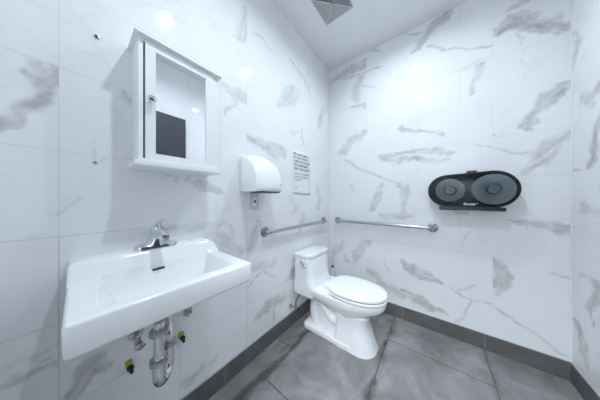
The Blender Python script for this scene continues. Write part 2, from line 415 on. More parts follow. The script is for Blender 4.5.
VEINS_BACK = [
    (0.6,'b',[(-1.009,2.692,0.0397),(-0.85,2.709,0.0741),(-0.669,2.697,0.0569),(-0.447,2.689,0.0614)]),
    (0.6,'l',[(-0.863,2.642,0.0186),(-0.669,2.606,0.0228),(-0.447,2.604,0.0153)]),
    (0.5,'l',[(-0.549,2.795,0.0161),(-0.507,2.806,0.0263),(-0.457,2.769,0.0154)]),
    (0.5,'b',[(-0.625,2.598,0.0446),(-0.692,2.501,0.069),(-0.727,2.364,0.0702)]),
    (0.4,'l',[(-0.647,2.471,0.0169),(-0.559,2.447,0.0162),(-0.497,2.39,0.0157)]),
    (0.5,'b',[(-0.863,2.304,0.0311),(-0.647,2.256,0.0451),(-0.437,2.175,0.0611)]),
    (0.7,'b',[(0.102,2.815,0.0378),(0.041,2.784,0.0706),(-0.03,2.728,0.0736),(-0.09,2.651,0.0508),(-0.186,2.597,0.0178)]),
    (0.5,'l',[(-0.227,2.826,0.0137),(-0.153,2.772,0.0131),(-0.09,2.745,0.0127)]),
    (0.65,'l',[(-0.038,2.595,0.0082),(0.02,2.546,0.0159),(0.075,2.499,0.0154),(0.141,2.481,0.0111),(0.262,2.416,0.0102),(0.361,2.386,0.0192)]),
    (0.85,'b',[(0.377,2.47,0.0316),(0.447,2.481,0.0482),(0.54,2.446,0.0731),(0.617,2.391,0.0743),(0.703,2.311,0.0297)]),
    (0.7,'b',[(0.377,2.494,0.0379),(0.447,2.534,0.0361),(0.513,2.513,0.023)]),
    (0.5,'b',[(0.422,2.617,0.0122),(0.471,2.621,0.0355),(0.54,2.61,0.0281)]),
    (0.55,'l',[(0.471,2.415,0.0089),(0.495,2.365,0.0116),(0.522,2.349,0.0086),(0.508,2.306,0.0058)]),
    (0.35,'l',[(0.495,2.197,0.0058),(0.531,2.136,0.0057)]),
    (0.5,'b',[(0.34,2.288,0.0195),(0.29,2.257,0.0536),(0.256,2.159,0.0411),(0.233,2.07,0.0278)]),
    (0.4,'l',[(0.184,2.281,0.0108),(0.262,2.294,0.0102),(0.34,2.296,0.0097)]),
    (0.75,'b',[(0.703,1.97,0.0149),(0.649,1.939,0.0362),(0.605,1.894,0.0482),(0.571,1.815,0.044),(0.545,1.745,0.0505),(0.508,1.683,0.0173)]),
    (0.6,'b',[(0.7,1.643,0.0398),(0.649,1.575,0.0673),(0.6,1.495,0.0752),(0.54,1.425,0.0506),(0.495,1.372,0.0291)]),
    (0.6,'l',[(0.233,1.659,0.007),(0.345,1.597,0.0065),(0.427,1.559,0.0122),(0.457,1.532,0.009),(0.527,1.513,0.0142),(0.566,1.535,0.0083),(0.605,1.556,0.008)]),
    (0.6,'b',[(0.366,1.702,0.0255),(0.392,1.695,0.0188),(0.412,1.683,0.0093)]),
    (0.55,'b',[(-0.875,1.761,0.0749),(-0.788,1.853,0.0721),(-0.692,1.903,0.0575),(-0.592,1.959,0.0219)]),
    (0.55,'l',[(-0.85,1.66,0.0185),(-0.763,1.601,0.0297),(-0.647,1.508,0.0169),(-0.507,1.461,0.0211),(-0.408,1.41,0.0201),(-0.324,1.363,0.0144)]),
    (0.55,'b',[(-0.262,1.908,0.0372),(-0.121,1.853,0.0258),(-0.009,1.798,0.0161),(0.082,1.733,0.0076)]),
    (0.65,'b',[(-0.427,1.655,0.0506),(-0.27,1.65,0.028),(-0.067,1.626,0.0251),(0.108,1.606,0.0226)]),
    (0.65,'b',[(-0.427,1.623,0.0405),(-0.27,1.58,0.0374),(-0.067,1.552,0.0334),(0.082,1.549,0.0306)]),
    (0.5,'b',[(-0.427,1.348,0.0304),(-0.477,1.222,0.0519),(-0.538,1.091,0.0535),(-0.592,0.967,0.0329)]),
    (0.5,'b',[(-0.288,1.361,0.0377),(-0.219,1.269,0.0545),(-0.227,1.151,0.0456),(-0.244,1.051,0.0184)]),
    (0.5,'b',[(-0.427,0.989,0.0405),(-0.288,1.009,0.0471),(-0.169,1.036,0.0354)]),
    (0.4,'l',[(-0.8,1.356,0.0121),(-0.763,1.319,0.0238),(-0.739,1.272,0.0118)]),
    (0.55,'b',[(-0.549,0.728,0.0323),(-0.636,0.659,0.056),(-0.704,0.544,0.0578),(-0.739,0.455,0.0353)]),
    (0.55,'b',[(-0.739,0.455,0.0353),(-0.625,0.413,0.0557),(-0.518,0.374,0.0635),(-0.447,0.308,0.0511)]),
    (0.5,'b',[(-0.875,0.68,0.025),(-0.928,0.586,0.0639),(-1.009,0.496,0.0529)]),
    (0.5,'b',[(-0.863,0.476,0.0248),(-0.763,0.426,0.0357)]),
    (0.4,'l',[(-0.418,0.527,0.0101),(-0.389,0.481,0.0149),(-0.361,0.436,0.0098)]),
    (0.7,'b',[(-0.253,0.573,0.0278),(-0.194,0.518,0.0538),(-0.106,0.474,0.0597),(-0.009,0.455,0.0404),(0.082,0.437,0.0153)]),
    (0.55,'l',[(-0.045,0.518,0.0124),(0.013,0.47,0.0159),(0.075,0.444,0.0154)]),
    (0.55,'b',[(-0.437,0.279,0.0305),(-0.342,0.246,0.0582),(-0.253,0.215,0.0463)]),
    (0.7,'b',[(-0.253,0.255,0.0463),(-0.145,0.234,0.0698),(-0.03,0.201,0.0572),(0.082,0.2,0.0306)]),
    (0.7,'b',[(0.371,0.718,0.0254),(0.387,0.637,0.0691),(0.387,0.553,0.0565),(0.377,0.465,0.0316)]),
    (0.6,'l',[(0.422,0.624,0.0306),(0.447,0.593,0.012)]),
    (0.6,'b',[(0.442,1.04,0.0091),(0.518,1.031,0.0229),(0.584,1.009,0.0381),(0.645,0.994,0.0415),(0.707,0.987,0.0395)]),
    (0.5,'l',[(0.522,1.024,0.0086),(0.531,0.982,0.0085)]),
    (0.6,'l',[(0.637,0.66,0.0078),(0.641,0.689,0.0104),(0.673,0.677,0.0076),(0.711,0.668,0.0099)]),
    (0.65,'l',[(0.371,0.347,0.0063),(0.412,0.325,0.0154),(0.466,0.303,0.0119),(0.504,0.268,0.0144),(0.549,0.238,0.0112),(0.605,0.209,0.008),(0.649,0.178,0.0103),(0.688,0.152,0.01)]),
    (0.6,'l',[(0.233,0.351,0.0104),(0.279,0.368,0.0101),(0.323,0.368,0.0131),(0.366,0.361,0.0064)]),
    (0.5,'l',[(0.233,0.351,0.0139),(0.209,0.293,0.0141),(0.197,0.23,0.0107)]),
    (0.5,'l',[(0.108,0.445,0.0075),(0.141,0.412,0.0148),(0.184,0.376,0.0144),(0.233,0.359,0.0104)]),
    (0.45,'l',[(0.16,0.418,0.0109),(0.209,0.442,0.0106),(0.262,0.492,0.0102)]),
    (0.4,'l',[(0.108,0.107,0.0113),(0.16,0.155,0.0109),(0.209,0.235,0.0106)]),
    (0.4,'l',[(0.184,0.821,0.0072),(0.209,0.874,0.0106),(0.233,0.919,0.007)]),
    (0.55,'b',[(0.16,1.071,0.0219),(0.191,1.048,0.0286),(0.221,1.091,0.021)]),
]
VEINS_RIGHT = [
    (0.8,'b',[(1.74,1.63,0.0373),(1.769,1.546,0.0451),(1.8,1.458,0.0402),(1.849,1.35,0.0213)]),
    (0.55,'b',[(1.971,1.819,0.0324),(1.884,1.793,0.0517),(1.816,1.773,0.0409)]),
    (0.55,'b',[(1.74,1.803,0.0497),(1.784,1.792,0.046),(1.816,1.733,0.0205)]),
    (0.6,'b',[(1.961,2.258,0.0161),(1.921,2.172,0.0385),(1.931,2.104,0.0389),(1.971,2.026,0.0162)]),
    (0.75,'b',[(1.74,0.772,0.056),(1.777,0.692,0.0521),(1.792,0.601,0.0531),(1.808,0.507,0.0203)]),
    (0.7,'b',[(1.961,0.54,0.0161),(1.941,0.422,0.0314),(1.884,0.301,0.0443),(1.816,0.214,0.0205)]),
    (0.5,'b',[(1.961,0.669,0.0321),(1.903,0.727,0.0301),(1.832,0.74,0.0209)]),
    (0.55,'b',[(1.971,1.391,0.0243),(1.903,1.369,0.0226),(1.816,1.369,0.0102)]),
    (0.45,'b',[(1.921,1.102,0.0385),(1.832,1.149,0.0348),(1.754,1.119,0.038)]),
]

# ================================================================== THE ROOM
ROWS = [BASE, .430, .742, 1.055, 1.363, 1.665, 1.972, 2.282, 2.592, H]
def tiles_from(seams_by_row, u0, u1):
    out = []
    for r, (z0, z1) in enumerate(zip(ROWS, ROWS[1:])):
        s = [u0]+sorted(x for x in seams_by_row(r) if u0 < x < u1)+[u1]
        out += [(a, b, z0, z1) for a, b in zip(s, s[1:])]
    return out

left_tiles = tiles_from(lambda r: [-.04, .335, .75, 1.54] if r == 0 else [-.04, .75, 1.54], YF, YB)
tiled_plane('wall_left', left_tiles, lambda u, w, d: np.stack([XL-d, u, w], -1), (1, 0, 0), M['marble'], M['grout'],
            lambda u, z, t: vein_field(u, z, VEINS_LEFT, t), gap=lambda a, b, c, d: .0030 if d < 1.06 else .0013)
back_tiles = tiles_from(lambda r: [-.41, .36] if r % 2 else [-.60, .17], XL, XR)
tiled_plane('wall_back', back_tiles, lambda u, w, d: np.stack([u, YB+d, w], -1), (0, -1, 0), M['marble'], M['grout'],
            lambda u, z, t: vein_field(u, z, VEINS_BACK, t))
right_tiles = tiles_from(lambda r: [1.905, 1.115, .325] if r % 2 else [1.70, .91, .12], YF, YB)
tiled_plane('wall_right', right_tiles, lambda u, w, d: np.stack([XR+d, u, w], -1), (-1, 0, 0), M['marble'], M['grout'],
            lambda u, z, t: vein_field(u, z, VEINS_RIGHT, t), step=.012)

# floor: long stone tiles in three columns; dirt lies along the joint by the left wall
def floor_dirt(u, z, t):
    d = np.abs(u+.897); m = fnoise(u*34, z*9, 5, 5); g = fnoise(u*70, z*60, 9, 3)
    wd = np.where(u < -.897, .020+.13*np.clip(m-.25, 0, 1), .012+.07*np.clip(m-.3, 0, 1))
    v = np.clip(1-d/wd, 0, 1)**.7*np.clip(m*2.4-.45, 0, 1)*(.55+.7*g)*np.clip((1.75-z)*6, 0, 1)
    d2 = np.abs(u+.313); m2 = fnoise(u*28+3, z*11, 8, 5)
    v2 = np.clip(1-d2/(.008+.055*m2), 0, 1)*np.clip(m2*2.4-.7, 0, 1)*(.5+.8*g)
    d3 = np.abs(u-.31); v3 = np.clip(1-d3/(.006+.04*m2), 0, 1)*np.clip(m2*2.2-.8, 0, 1)
    blot = .30*np.clip(fnoise(u*7, z*7, 33, 4)*3-1.75, 0, 1)
    return np.clip(1.25*v+1.2*v2+.8*v3+blot, 0, .9)
def col(x0, x1, ys):
    s = [YF]+ys+[YB]
    return [(x0, x1, a, b) for a, b in zip(s, s[1:])]
floor_tiles = col(XL, -.897, [1.05])+col(-.897, -.313, [.765])+col(-.313, .310, [.40, 1.62])+col(.310, XR, [.78])
tiled_plane('floor', floor_tiles, lambda u, w, d: np.stack([u, w, -d], -1), (0, 0, 1), M['floor'], M['grout_dark'],
            floor_dirt, step=.008, gap=.0075, depth=.002, back=.06)

bm = B(); box(bm, XL-.1, XR+.1, YF-.12, YB+.1, H, H+.06)
tag(obj('ceiling', bm, M['paint'], smooth=False), kind='structure')

# tiled base course, one row of dark grey tiles a little proud of the wall
def base_run(name, u0, u1, seams, place, nrm):
    s = [u0]+[x for x in seams if u0 < x < u1]+[u1]
    return tiled_plane(name, [(a, b, .0, BASE) for a, b in zip(s, s[1:])], place, nrm, M['base'], M['base_pale'], None,
                       step=.05, gap=.003, depth=.0012, back=.011)
BT = .010
base_run('baseboard_left', YF, YB, [-.03, .582, 1.192, 1.80], lambda u, w, d: np.stack([XL+BT-d, u, w], -1), (1, 0, 0))
base_run('baseboard_back', XL+BT, XR-BT, [-.86, -.248, .316], lambda u, w, d: np.stack([u, YB-BT+d, w], -1), (0, -1, 0))
base_run('baseboard_right', YF, YB, [.25, .86, 1.47], lambda u, w, d: np.stack([XR-BT+d, u, w], -1), (-1, 0, 0))

# pale metal edge strip in the back right corner
bm = B(); box(bm, XR-.006, XR, YB-.006, YB, BASE, H)
tag(obj('trim_1', bm, M['lacquer'], smooth=False, bevel=.001), kind='structure')

# front wall with the doorway the photograph was taken from, and the hall beyond it
DX0, DX1, DH = -.345, .60, 2.20
bm = B()
box(bm, XL-.06, DX0, YF-.12, YF, 0, H); box(bm, DX1, XR+.06, YF-.12, YF, 0, H); box(bm, DX0, DX1, YF-.12, YF, DH, H)
tag(obj('wall_front', bm, M['paint'], smooth=False), kind='structure')
bm = B()
for a, b in ((DX0, DX0+.022), (DX1-.022, DX1)): box(bm, a, b, YF-.13, YF+.012, 0, DH)
box(bm, DX0, DX1, YF-.13, YF+.012, DH-.022, DH)
tag(obj('trim_2', bm, M['steel'], smooth=False, bevel=.002), kind='structure')
HX0, HX1, HY = -1.3, 1.5, -2.3
bm = B(); box(bm, HX0, HX1, HY, YF-.12, -.06, 0); tag(obj('floor_hall', bm, M['floor'], smooth=False), kind='structure')
bm = B(); box(bm, HX0, HX1, HY, YF-.12, H, H+.06); tag(obj('ceiling_hall', bm, M['paint'], smooth=False), kind='structure')
bm = B(); box(bm, HX0-.06, HX0, HY, YF-.12, 0, H); tag(obj('wall_hall_left', bm, M['hall'], smooth=False), kind='structure')
bm = B(); box(bm, HX1, HX1+.06, HY, YF-.12, 0, H); tag(obj('wall_hall_right', bm, M['hall'], smooth=False), kind='structure')
bm = B(); box(bm, HX0-.06, HX1+.06, HY-.06, HY, 0, H); tag(obj('wall_hall_back', bm, M['hall'], smooth=False), kind='structure')

# charcoal door leaf standing open along the right wall
bm = B(); box(bm, .596, .640, -.11, .835, .008, 2.180)
d = tag(obj('door_1', bm, M['door'], smooth=False, bevel=.002), kind='structure')
bm = B()
tube(bm, [(.596, .745, 1.0), (.545, .745, 1.0)], .010); tube(bm, [(.547, .752, 1.0), (.547, .635, 1.0)], .010)
lathe(bm, [(.026, 0), (.026, .006)], (.590, .745, 1.0), 'x')
obj('door_handle', bm, M['steel'], d)

# ================================================================== LIGHTS
def downlight(x, y, label, power, spread=160):
    t = thing('ceiling_downlight', (x, y, H), label, 'ceiling light', 'round downlights in the ceiling')
    bm = B(); lathe(bm, [(.048, 0), (.062, 0), (.062, -.004), (.056, -.007), (.048, -.003)], (x, y, H-.0005), 'z', 40)
    obj('trim_ring', bm, M['lacquer'], t)
    bm = B(); lathe(bm, [(.047, -.0005), (.047, -.0035)], (x, y, H), 'z', 40)
    obj('lens', bm, M['lens'], t)
    L = bpy.data.lights.new('downlight_lamp', 'AREA'); L.shape = 'DISK'; L.size = .076
    L.energy = power; L.color = (.81, .905, 1.0); L.spread = math.radians(spread)
    lo = bpy.data.objects.new('downlight_lamp', L); COL.objects.link(lo); lo.location = (0, 0, -.0075)
    lo.parent = t
    return t
downlight(-.185, 1.337, 'lit round white downlight in the ceiling, nearer the back wall', 6.2)
downlight(-.185, .490, 'lit round white downlight in the ceiling, nearer the doorway', 8.4)

t = thing('added_fill_panel', (.15, -1.1, H), 'added unseen square white fill light panel in the hall ceiling outside the doorway', 'ceiling light')  # unseen panel added to send fill light in through the doorway
bm = B(); o_, i_ = rrect(-.15, .45, -1.4, -.8, .01, 3), rrect(-.125, .425, -1.375, -.825, .01, 3)
rings(bm, [[(a, b, H-.0005) for a, b in i_], [(a, b, H-.0005) for a, b in o_], [(a, b, H-.012) for a, b in o_], [(a, b, H-.012) for a, b in i_]], False, False)
obj('fill_panel_frame', bm, M['lacquer'], t, smooth=False)
bm = B(); box(bm, -.125, .425, -1.375, -.825, H-.008, H-.001); obj('fill_diffuser', bm, M['lens'], t, smooth=False)
L = bpy.data.lights.new('fill_panel_lamp', 'AREA'); L.shape = 'SQUARE'; L.size = .54; L.energy = 70; L.color = (.86, .93, 1.0)
lo = bpy.data.objects.new('fill_panel_lamp', L); COL.objects.link(lo); lo.location = (0, 0, -.010); lo.parent = t

# ================================================================== SINK
SK = dict(y0=-.022, y1=.484, xf=-.650, z=.905)
def sink():
    t = thing('wall_sink', (XL, .23, .83), 'white rectangular porcelain sink mounted on the left wall', 'sink')
    y0, y1, xf, zr = SK['y0'], SK['y1'], SK['xf'], SK['z']
    def lift(x, y):
        k = sm01((-.938-x)/.058)
        e = 1-.42*sm01((y-(y1-.045))/.055)-.25*sm01((y0+.03-y)/.05)
        return .0635*k*e
    bx0, bx1, by0, by1 = -.954, xf-.042, y0+.070, y1-.056
    def depth(x, y):
        # distance inside the basin outline; the back slope is the gentlest
        q = [(x-bx0)/1.25, bx1-x, (y-by0+.017*(x-bx0)/(bx1-bx0))/1.05, by1-y]
        if min(q) <= 0: return 0.0
        d = sum(max(v, 1e-5)**-8 for v in q)**-.125
        if d <= 0: return 0.0
        return .135*(1-math.exp(-(d/.040)**1.35))+.012*sm01(d/.13)
    NX, NY = 130, 150
    def edge_map(i, n, lo, hi):
        # a little denser near both ends
        t_ = i/n; return lo+(hi-lo)*(t_-.06*math.sin(2*PI*t_))
    RC = .014
    def corner(x, y, xf_, a0, a1):
        # only the two front corners are rounded
        cx = xf_-RC
        for cy, sy in ((a0+RC, -1), (a1-RC, 1)):
            if x > cx and (y-cy)*sy > 0:
                vx, vy = x-cx, y-cy; m_ = max(abs(vx), abs(vy)); L = math.hypot(vx, vy)
                if L > 1e-9: x, y = cx+vx/L*m_, cy+vy/L*m_
        return x, y
    xb = XL+.001
    bm = B()
    grid = []
    for i in range(NX+1):
        row = []
        for j in range(NY+1):
            x = edge_map(i, NX, xb, xf); y = edge_map(j, NY, y0, y1)
            x, y = corner(x, y, xf, y0, y1)
            eg = min(xf-x, y-y0, y1-y); drop = .009*(1-math.sqrt(max(0, 1-(1-min(1, eg/.009))**2)))
            row.append(bm.verts.new((x, y, SK['z']+lift(x, y)-depth(x, y)-drop)))
        grid.append(row)
    for i in range(NX):
        for j in range(NY): bm.faces.new((grid[i][j], grid[i+1][j], grid[i+1][j+1], grid[i][j+1]))
    per = [grid[i][0] for i in range(NX+1)]+[grid[NX][j] for j in range(1, NY+1)]+[grid[i][NY] for i in range(NX-1, -1, -1)]+[grid[0][j] for j in range(NY-1, 0, -1)]
    # apron and underside: the outline goes down and draws in towards the drain
    def down(z, ins, side):
        out = []
        for v in per:
            fx = (v.co.x-xb)/(xf-xb); x = xb+(xf-ins-xb)*fx
            cy = (y0+y1)/2; hw = (y1-y0)/2; y = cy+(v.co.y-cy)*(hw-side)/hw
            out.append(bm.verts.new((x, y, z)))
        return out
    prev = per
    for z, ins, side in ((.832, .001, .001), (.824, .003, .003), (.8195, .010, .008), (.817, .020, .014), (.808, .060, .030), (.785, .105, .060), (.745, .160, .095), (.722, .205, .125), (.715, .24, .16)):
        cur = down(z, ins, side)
        for k in range(len(per)):
            q = (k+1) % len(per); bm.faces.new((prev[k], prev[q], cur[q], cur[k]))
        prev = cur
    bm.faces.new(prev)
    obj('basin', bm, M['porcelain'], t, angle=180)
    # overflow slot in the back slope of the basin
    bm = B()
    o = rrect(-.022, .022, -.0042, .0042, .0042, 6)
    prism(bm, o, lambda a, b: (-.962+b*.5, .217+a, .889+b), lambda a, b: (-.9385+b*.5, .217+a, .889+b))
    obj('overflow_slot', bm, M['dark'], t)
    bm = B(); lathe(bm, [(.0, 0), (.020, 0), (.022, .003), (.0, .004)], (-.83, .225, zr-.1478), 'z', 24)
    obj('drain_ring', bm, M['chrome'], t)
    return t
sink()

# ------------------------------------------------------------------ faucet on the back ledge
def faucet():
    zt = SK['z']+.0635; x, y = -1.012, .226
    t = thing('faucet', (x, y, zt), 'chrome single lever faucet on the back ledge of the white sink', 'faucet')
    bm = B()
    o = []
    for k in range(48):
        a = 2*PI*k/48; c_, s_ = math.cos(a), math.sin(a)
        o.append((math.copysign(abs(c_)**.45, c_)*.0255, math.copysign(abs(s_)**.5, s_)*.0765))
    rings(bm, [[(x+a, y+b, zt) for a, b in o], [(x+a, y+b, zt+.010) for a, b in o],
               [(x+a*.93, y+b*.97, zt+.015) for a, b in o], [(x+a*.75, y+b*.80, zt+.019) for a, b in o]])
    obj('base_plate', bm, M['chrome'], t)
    bm = B()
    lathe(bm, [(.026, .010), (.0255, .018), (.0250, .030), (.0245, .046), (.024, .062), (.024, .074), (.020, .082), (.0, .084)], (x, y, zt), 'z', 28)
    for v in bm.verts: v.co.y = y+(v.co.y-y)*(1+1.1*max(0, (zt+.06-v.co.z)/.05)**1.5)
    obj('body', bm, M['chrome'], t)
    bm = B()
    pth = smooth_path([(x+.004, y, zt+.048), (x+.035, y+.001, zt+.068), (x+.072, y+.003, zt+.080), (x+.104, y+.004, zt+.076), (x+.120, y+.004, zt+.062)], 6)
    tube(bm, pth, [.0180+.0015*k/(len(pth)-1) for k in range(len(pth))], 18)
    sp = obj('spout', bm, M['chrome'], t)
    bm = B(); lathe(bm, [(.0115, 0), (.0125, .004), (.0125, .016), (.010, .018)], (x+.121, y+.004, zt+.044), 'z', 20)
    obj('aerator', bm, M['chrome_dull'], sp)
    bm = B()
    lathe(bm, [(.024, .070), (.0245, .080), (.022, .092), (.012, .100), (.0, .102)], (x, y, zt), 'z', 24)
    # lever blade leaning forward and up
    pth = smooth_path([(x-.004, y, zt+.092), (x+.012, y+.002, zt+.107), (x+.034, y+.004, zt+.119), (x+.060, y+.006, zt+.128)], 6)
    rs = []
    for k, p in enumerate(pth):
        f = k/(len(pth)-1); w = .017-.006*f; h = .0075-.0035*f
        rs.append([(p.x-h*math.sin(a)*.5, p.y+w*math.cos(a), p.z+h*math.sin(a)) for a in [2*PI*i/14 for i in range(14)]])
    rings(bm, rs)
    obj('lever_handle', bm, M['chrome'], t)
    bm = B(); lathe(bm, [(.0, 0), (.0045, 0), (.0045, .0015), (.0, .002)], (x+.0245, y+.001, zt+.083), 'x', 14)
    obj('set_screw_cap', bm, M['dark'], t)
faucet()

# ------------------------------------------------------------------ drain trap under the sink
def trap():
    ax, ay = -.835, .193; bx, by = -.888, .236
    t = thing('drain_trap', (ax, ay, .70), 'chrome p-trap drain pipe hanging under the white sink', 'drain pipe')
    bm = B(); tube(bm, [(ax, ay, .72), (ax, ay, .575)], .0175, 20); obj('tailpiece', bm, M['chrome'], t)
    bm = B(); lathe(bm, [(.022, .0), (.030, .002), (.031, .016), (.026, .022), (.020, .024)], (ax, ay, .672), 'z', 28); obj('flange_nut', bm, M['chrome_dull'], t)
    bm = B()
    mx, my = (ax+bx)/2, (ay+by)/2; r = math.hypot(bx-ax, by-ay)/2
    pth = [Vector((ax, ay, .585)), Vector((ax, ay, .54))]
    for k in range(13):
        a = PI*k/12; f = (1-math.cos(a))/2
        pth.append(Vector((ax+(bx-ax)*f, ay+(by-ay)*f, .515-math.sin(a)*r*1.25)))
    pth += [Vector((bx, by, .54)), Vector((bx, by, .585))]
    tube(bm, pth, .0205, 20); obj('trap_bend', bm, M['chrome'], t)
    bm = B()
    pth = [Vector((bx, by, .56)), Vector((bx, by, .625))]
    for k in range(1, 7):
        a = .5*PI*k/6; pth.append(Vector((bx-.035*(1-math.cos(a)), by, .625+.035*math.sin(a))))
    pth.append(Vector((XL+.004, by, .660)))
    tube(bm, pth, .0175, 20); obj('wall_arm', bm, M['chrome'], t)
    for (x, y, z) in ((ax, ay, .560), (bx, by, .572)):
        bm = B()
        rr = [.0225, .0285, .0285, .0225]; hh = [-.002, .003, .018, .022]
        rs = [[(x+r_*(1+.05*(k % 2))*math.cos(2*PI*k/16), y+r_*(1+.05*(k % 2))*math.sin(2*PI*k/16), z+h_) for k in range(16)] for r_, h_ in zip(rr, hh)]
        rings(bm, rs); obj('slip_nut', bm, M['chrome_dull'], t)
    bm = B(); lathe(bm, [(.0, .0), (.036, .0), (.034, .006), (.018, .010), (.0, .010)], (XL-.001, by, .660), 'x', 28); obj('wall_flange', bm, M['chrome'], t)
trap()

def stop_valve(x, y, z, label, hose=None, name='shutoff_valve', small=1.0):
    t = thing(name, (XL, y, z), label, 'valve')
    s = small
    bm = B(); tube(bm, [(XL+.001, y, z), (x, y, z)], .008*s, 14); obj('stub_pipe', bm, M['chrome_dull'], t)
    bm = B(); lathe(bm, [(.0, 0), (.022*s, 0), (.020*s, .005), (.009*s, .007), (.0, .007)], (XL+.0005, y, z), 'x', 22); obj('escutcheon', bm, M['chrome_dull'], t)
    bm = B(); lathe(bm, [(.0, -.016*s), (.013*s, -.016*s), (.0135*s, 0), (.013*s, .018*s), (.0, .018*s)], (x, y, z), 'x', 18)
    tube(bm, [(x, y, z), (x, y, z+.026*s)], .009*s, 14); obj('valve_body', bm, M['chrome_dull'], t)
    bm = B()
    rs = [[(x+h_, y+r_*(1+.10*math.cos(4*a))*math.cos(a), z+.65*r_*(1+.10*math.cos(4*a))*math.sin(a)) for a in [2*PI*k/24 for k in range(24)]]
          for h_, r_ in ((.020*s, .007*s), (.024*s, .017*s), (.034*s, .018*s), (.037*s, .013*s))]
    rings(bm, rs); obj('handwheel', bm, M['chrome_dull'] if name != 'toilet_shutoff_valve' else M['rubber'], t)
    if hose:
        bm = B(); tube(bm, smooth_path([(x, y, z+.024*s)]+hose, 8), .0055*s, 12); obj('supply_hose', bm, M['steel'] if name != 'toilet_shutoff_valve' else M['rubber'], t)
    return t
stop_valve(-.992, .160, .578, 'small chrome shutoff valve under the sink, left of the drain pipe',
           [(-.990, .172, .630), (-.985, .185, .69), (-.99, .190, .76)])

def wall_plug(y, z, label, tilt):
    t = thing('pipe_clip', (XL, y, z), label, 'pipe clip', 'yellow and black clips on the wall under the sink')
    bm = B()
    o = rrect(-.011, .011, -.016, .016, .004, 4)
    c_, s_ = math.cos(tilt), math.sin(tilt)
    prism(bm, o, lambda a, b: (XL-.001, y+a*c_-b*s_, z+a*s_+b*c_+.006), lambda a, b: (XL+.016, y+a*c_-b*s_, z+a*s_+b*c_+.006))
    obj('clip_base', bm, M['yellow'], t, bevel=.002)
    bm = B()
    lathe(bm, [(.0, .014), (.011, .014), (.012, .026), (.008, .033), (.0, .034)], (XL, y+.003, z-.004), 'x', 14)
    tube(bm, [(XL+.024, y+.003, z-.004), (XL+.026, y+.007, z-.026)], [.009, .006], 10)
    obj('cap', bm, M['dark'], t)
wall_plug(.140, .458, 'yellow and black clip on the wall under the sink, left of the drain pipe', .12)
wall_plug(.338, .463, 'yellow and black clip on the wall under the sink, right of the drain pipe', -.1)

t = thing('sink_bracket', (XL, .372, .567), 'small grey metal bracket on the wall just below the right end of the sink', 'bracket')
bm = B(); box(bm, XL-.001, XL+.005, .352, .392, .557, .597); box(bm, XL+.0005, XL+.030, .362, .367, .560, .595); obj('bracket_plate', bm, M['steel'], t, smooth=False, bevel=.001)
bm = B(); lathe(bm, [(.0, .004), (.008, .004), (.008, .012), (.0, .013)], (XL, .379, .572), 'x', 6); obj('bolt_head', bm, M['steel_dark'], t, angle=20)

# ================================================================== MEDICINE CABINET
def cabinet():
    t = thing('medicine_cabinet', (XL, .31, 1.33), 'white mirrored medicine cabinet hanging above the sink', 'cabinet')
    x0, x1 = XL+.001, XL+.136; a0, a1 = .150, .468; z0, z1 = 1.345, 1.842; th = .014
    bm = B()
    box(bm, x0, x1, a0, a0+th, z0, z1); box(bm, x0, x1, a1-th, a1, z0, z1); box(bm, x0, x0+.006, a0+th, a1-th, z0, z1)
    box(bm, x0, x1, a0+th, a1-th, z0, z0+.012); box(bm, x0, x1, a0+th, a1-th, z1-.012, z1)
    obj('carcass', bm, M['lacquer'], t, smooth=False)
    bm = B(); box(bm, x1-.022, x1-.018, a0+th, a1-th, z0+.012, z1-.012); obj('gap_shade_sheet', bm, M['gap'], t, smooth=False)  # near-black sheet standing in for the shade behind the door gap
    # stepped crown and a plain bottom shelf
    bm = B()
    def step(dx, dy, za, zb):
        rs = []
        for z in (za, zb): rs.append([(x0, a0-dy, z), (x1+dx, a0-dy, z), (x1+dx, a1+dy, z), (x0, a1+dy, z)])
        rings(bm, rs)
    step(.008, .006, z1, z1+.004); step(.021, .015, z1+.004, z1+.0135)
    obj('crown', bm, M['lacquer'], t, smooth=False, bevel=.001)
    bm = B(); box(bm, x0, XL+.160, a0-.015, a1+.008, z0-.020, z0-.0005); obj('bottom_shelf', bm, M['lacquer'], t, smooth=False, bevel=.003, segs=3)
    # door: four mitred-looking frame members around the glass
    d0, d1 = x1-.012, x1+.004; b0, b1 = a0+th+.0062, a1-th-.002; c0, c1 = z0+.004, z1-.0025; g0, g1, h0, h1 = .2035, .4060, 1.381, 1.808
    bm = B()
    box(bm, d0, d1, b0, g0, c0, c1); box(bm, d0, d1, g1, b1, c0, c1); box(bm, d0, d1, g0, g1, c0, h0); box(bm, d0, d1, g0, g1, h1, c1)
    dr = obj('door', bm, M['lacquer'], t, smooth=False)
    bm = B(); box(bm, d0+.001, d1-.005, g0, g1, h0, h1); obj('mirror', bm, M['mirror'], dr, smooth=False)
    bm = B(); lathe(bm, [(.0, 0), (.008, 0), (.006, .006), (.0065, .012), (.013, .017), (.0145, .024), (.011, .030), (.0, .032)], (d1-.001, .187, 1.596), 'x', 22)
    obj('knob', bm, M['chrome'], dr)
cabinet()

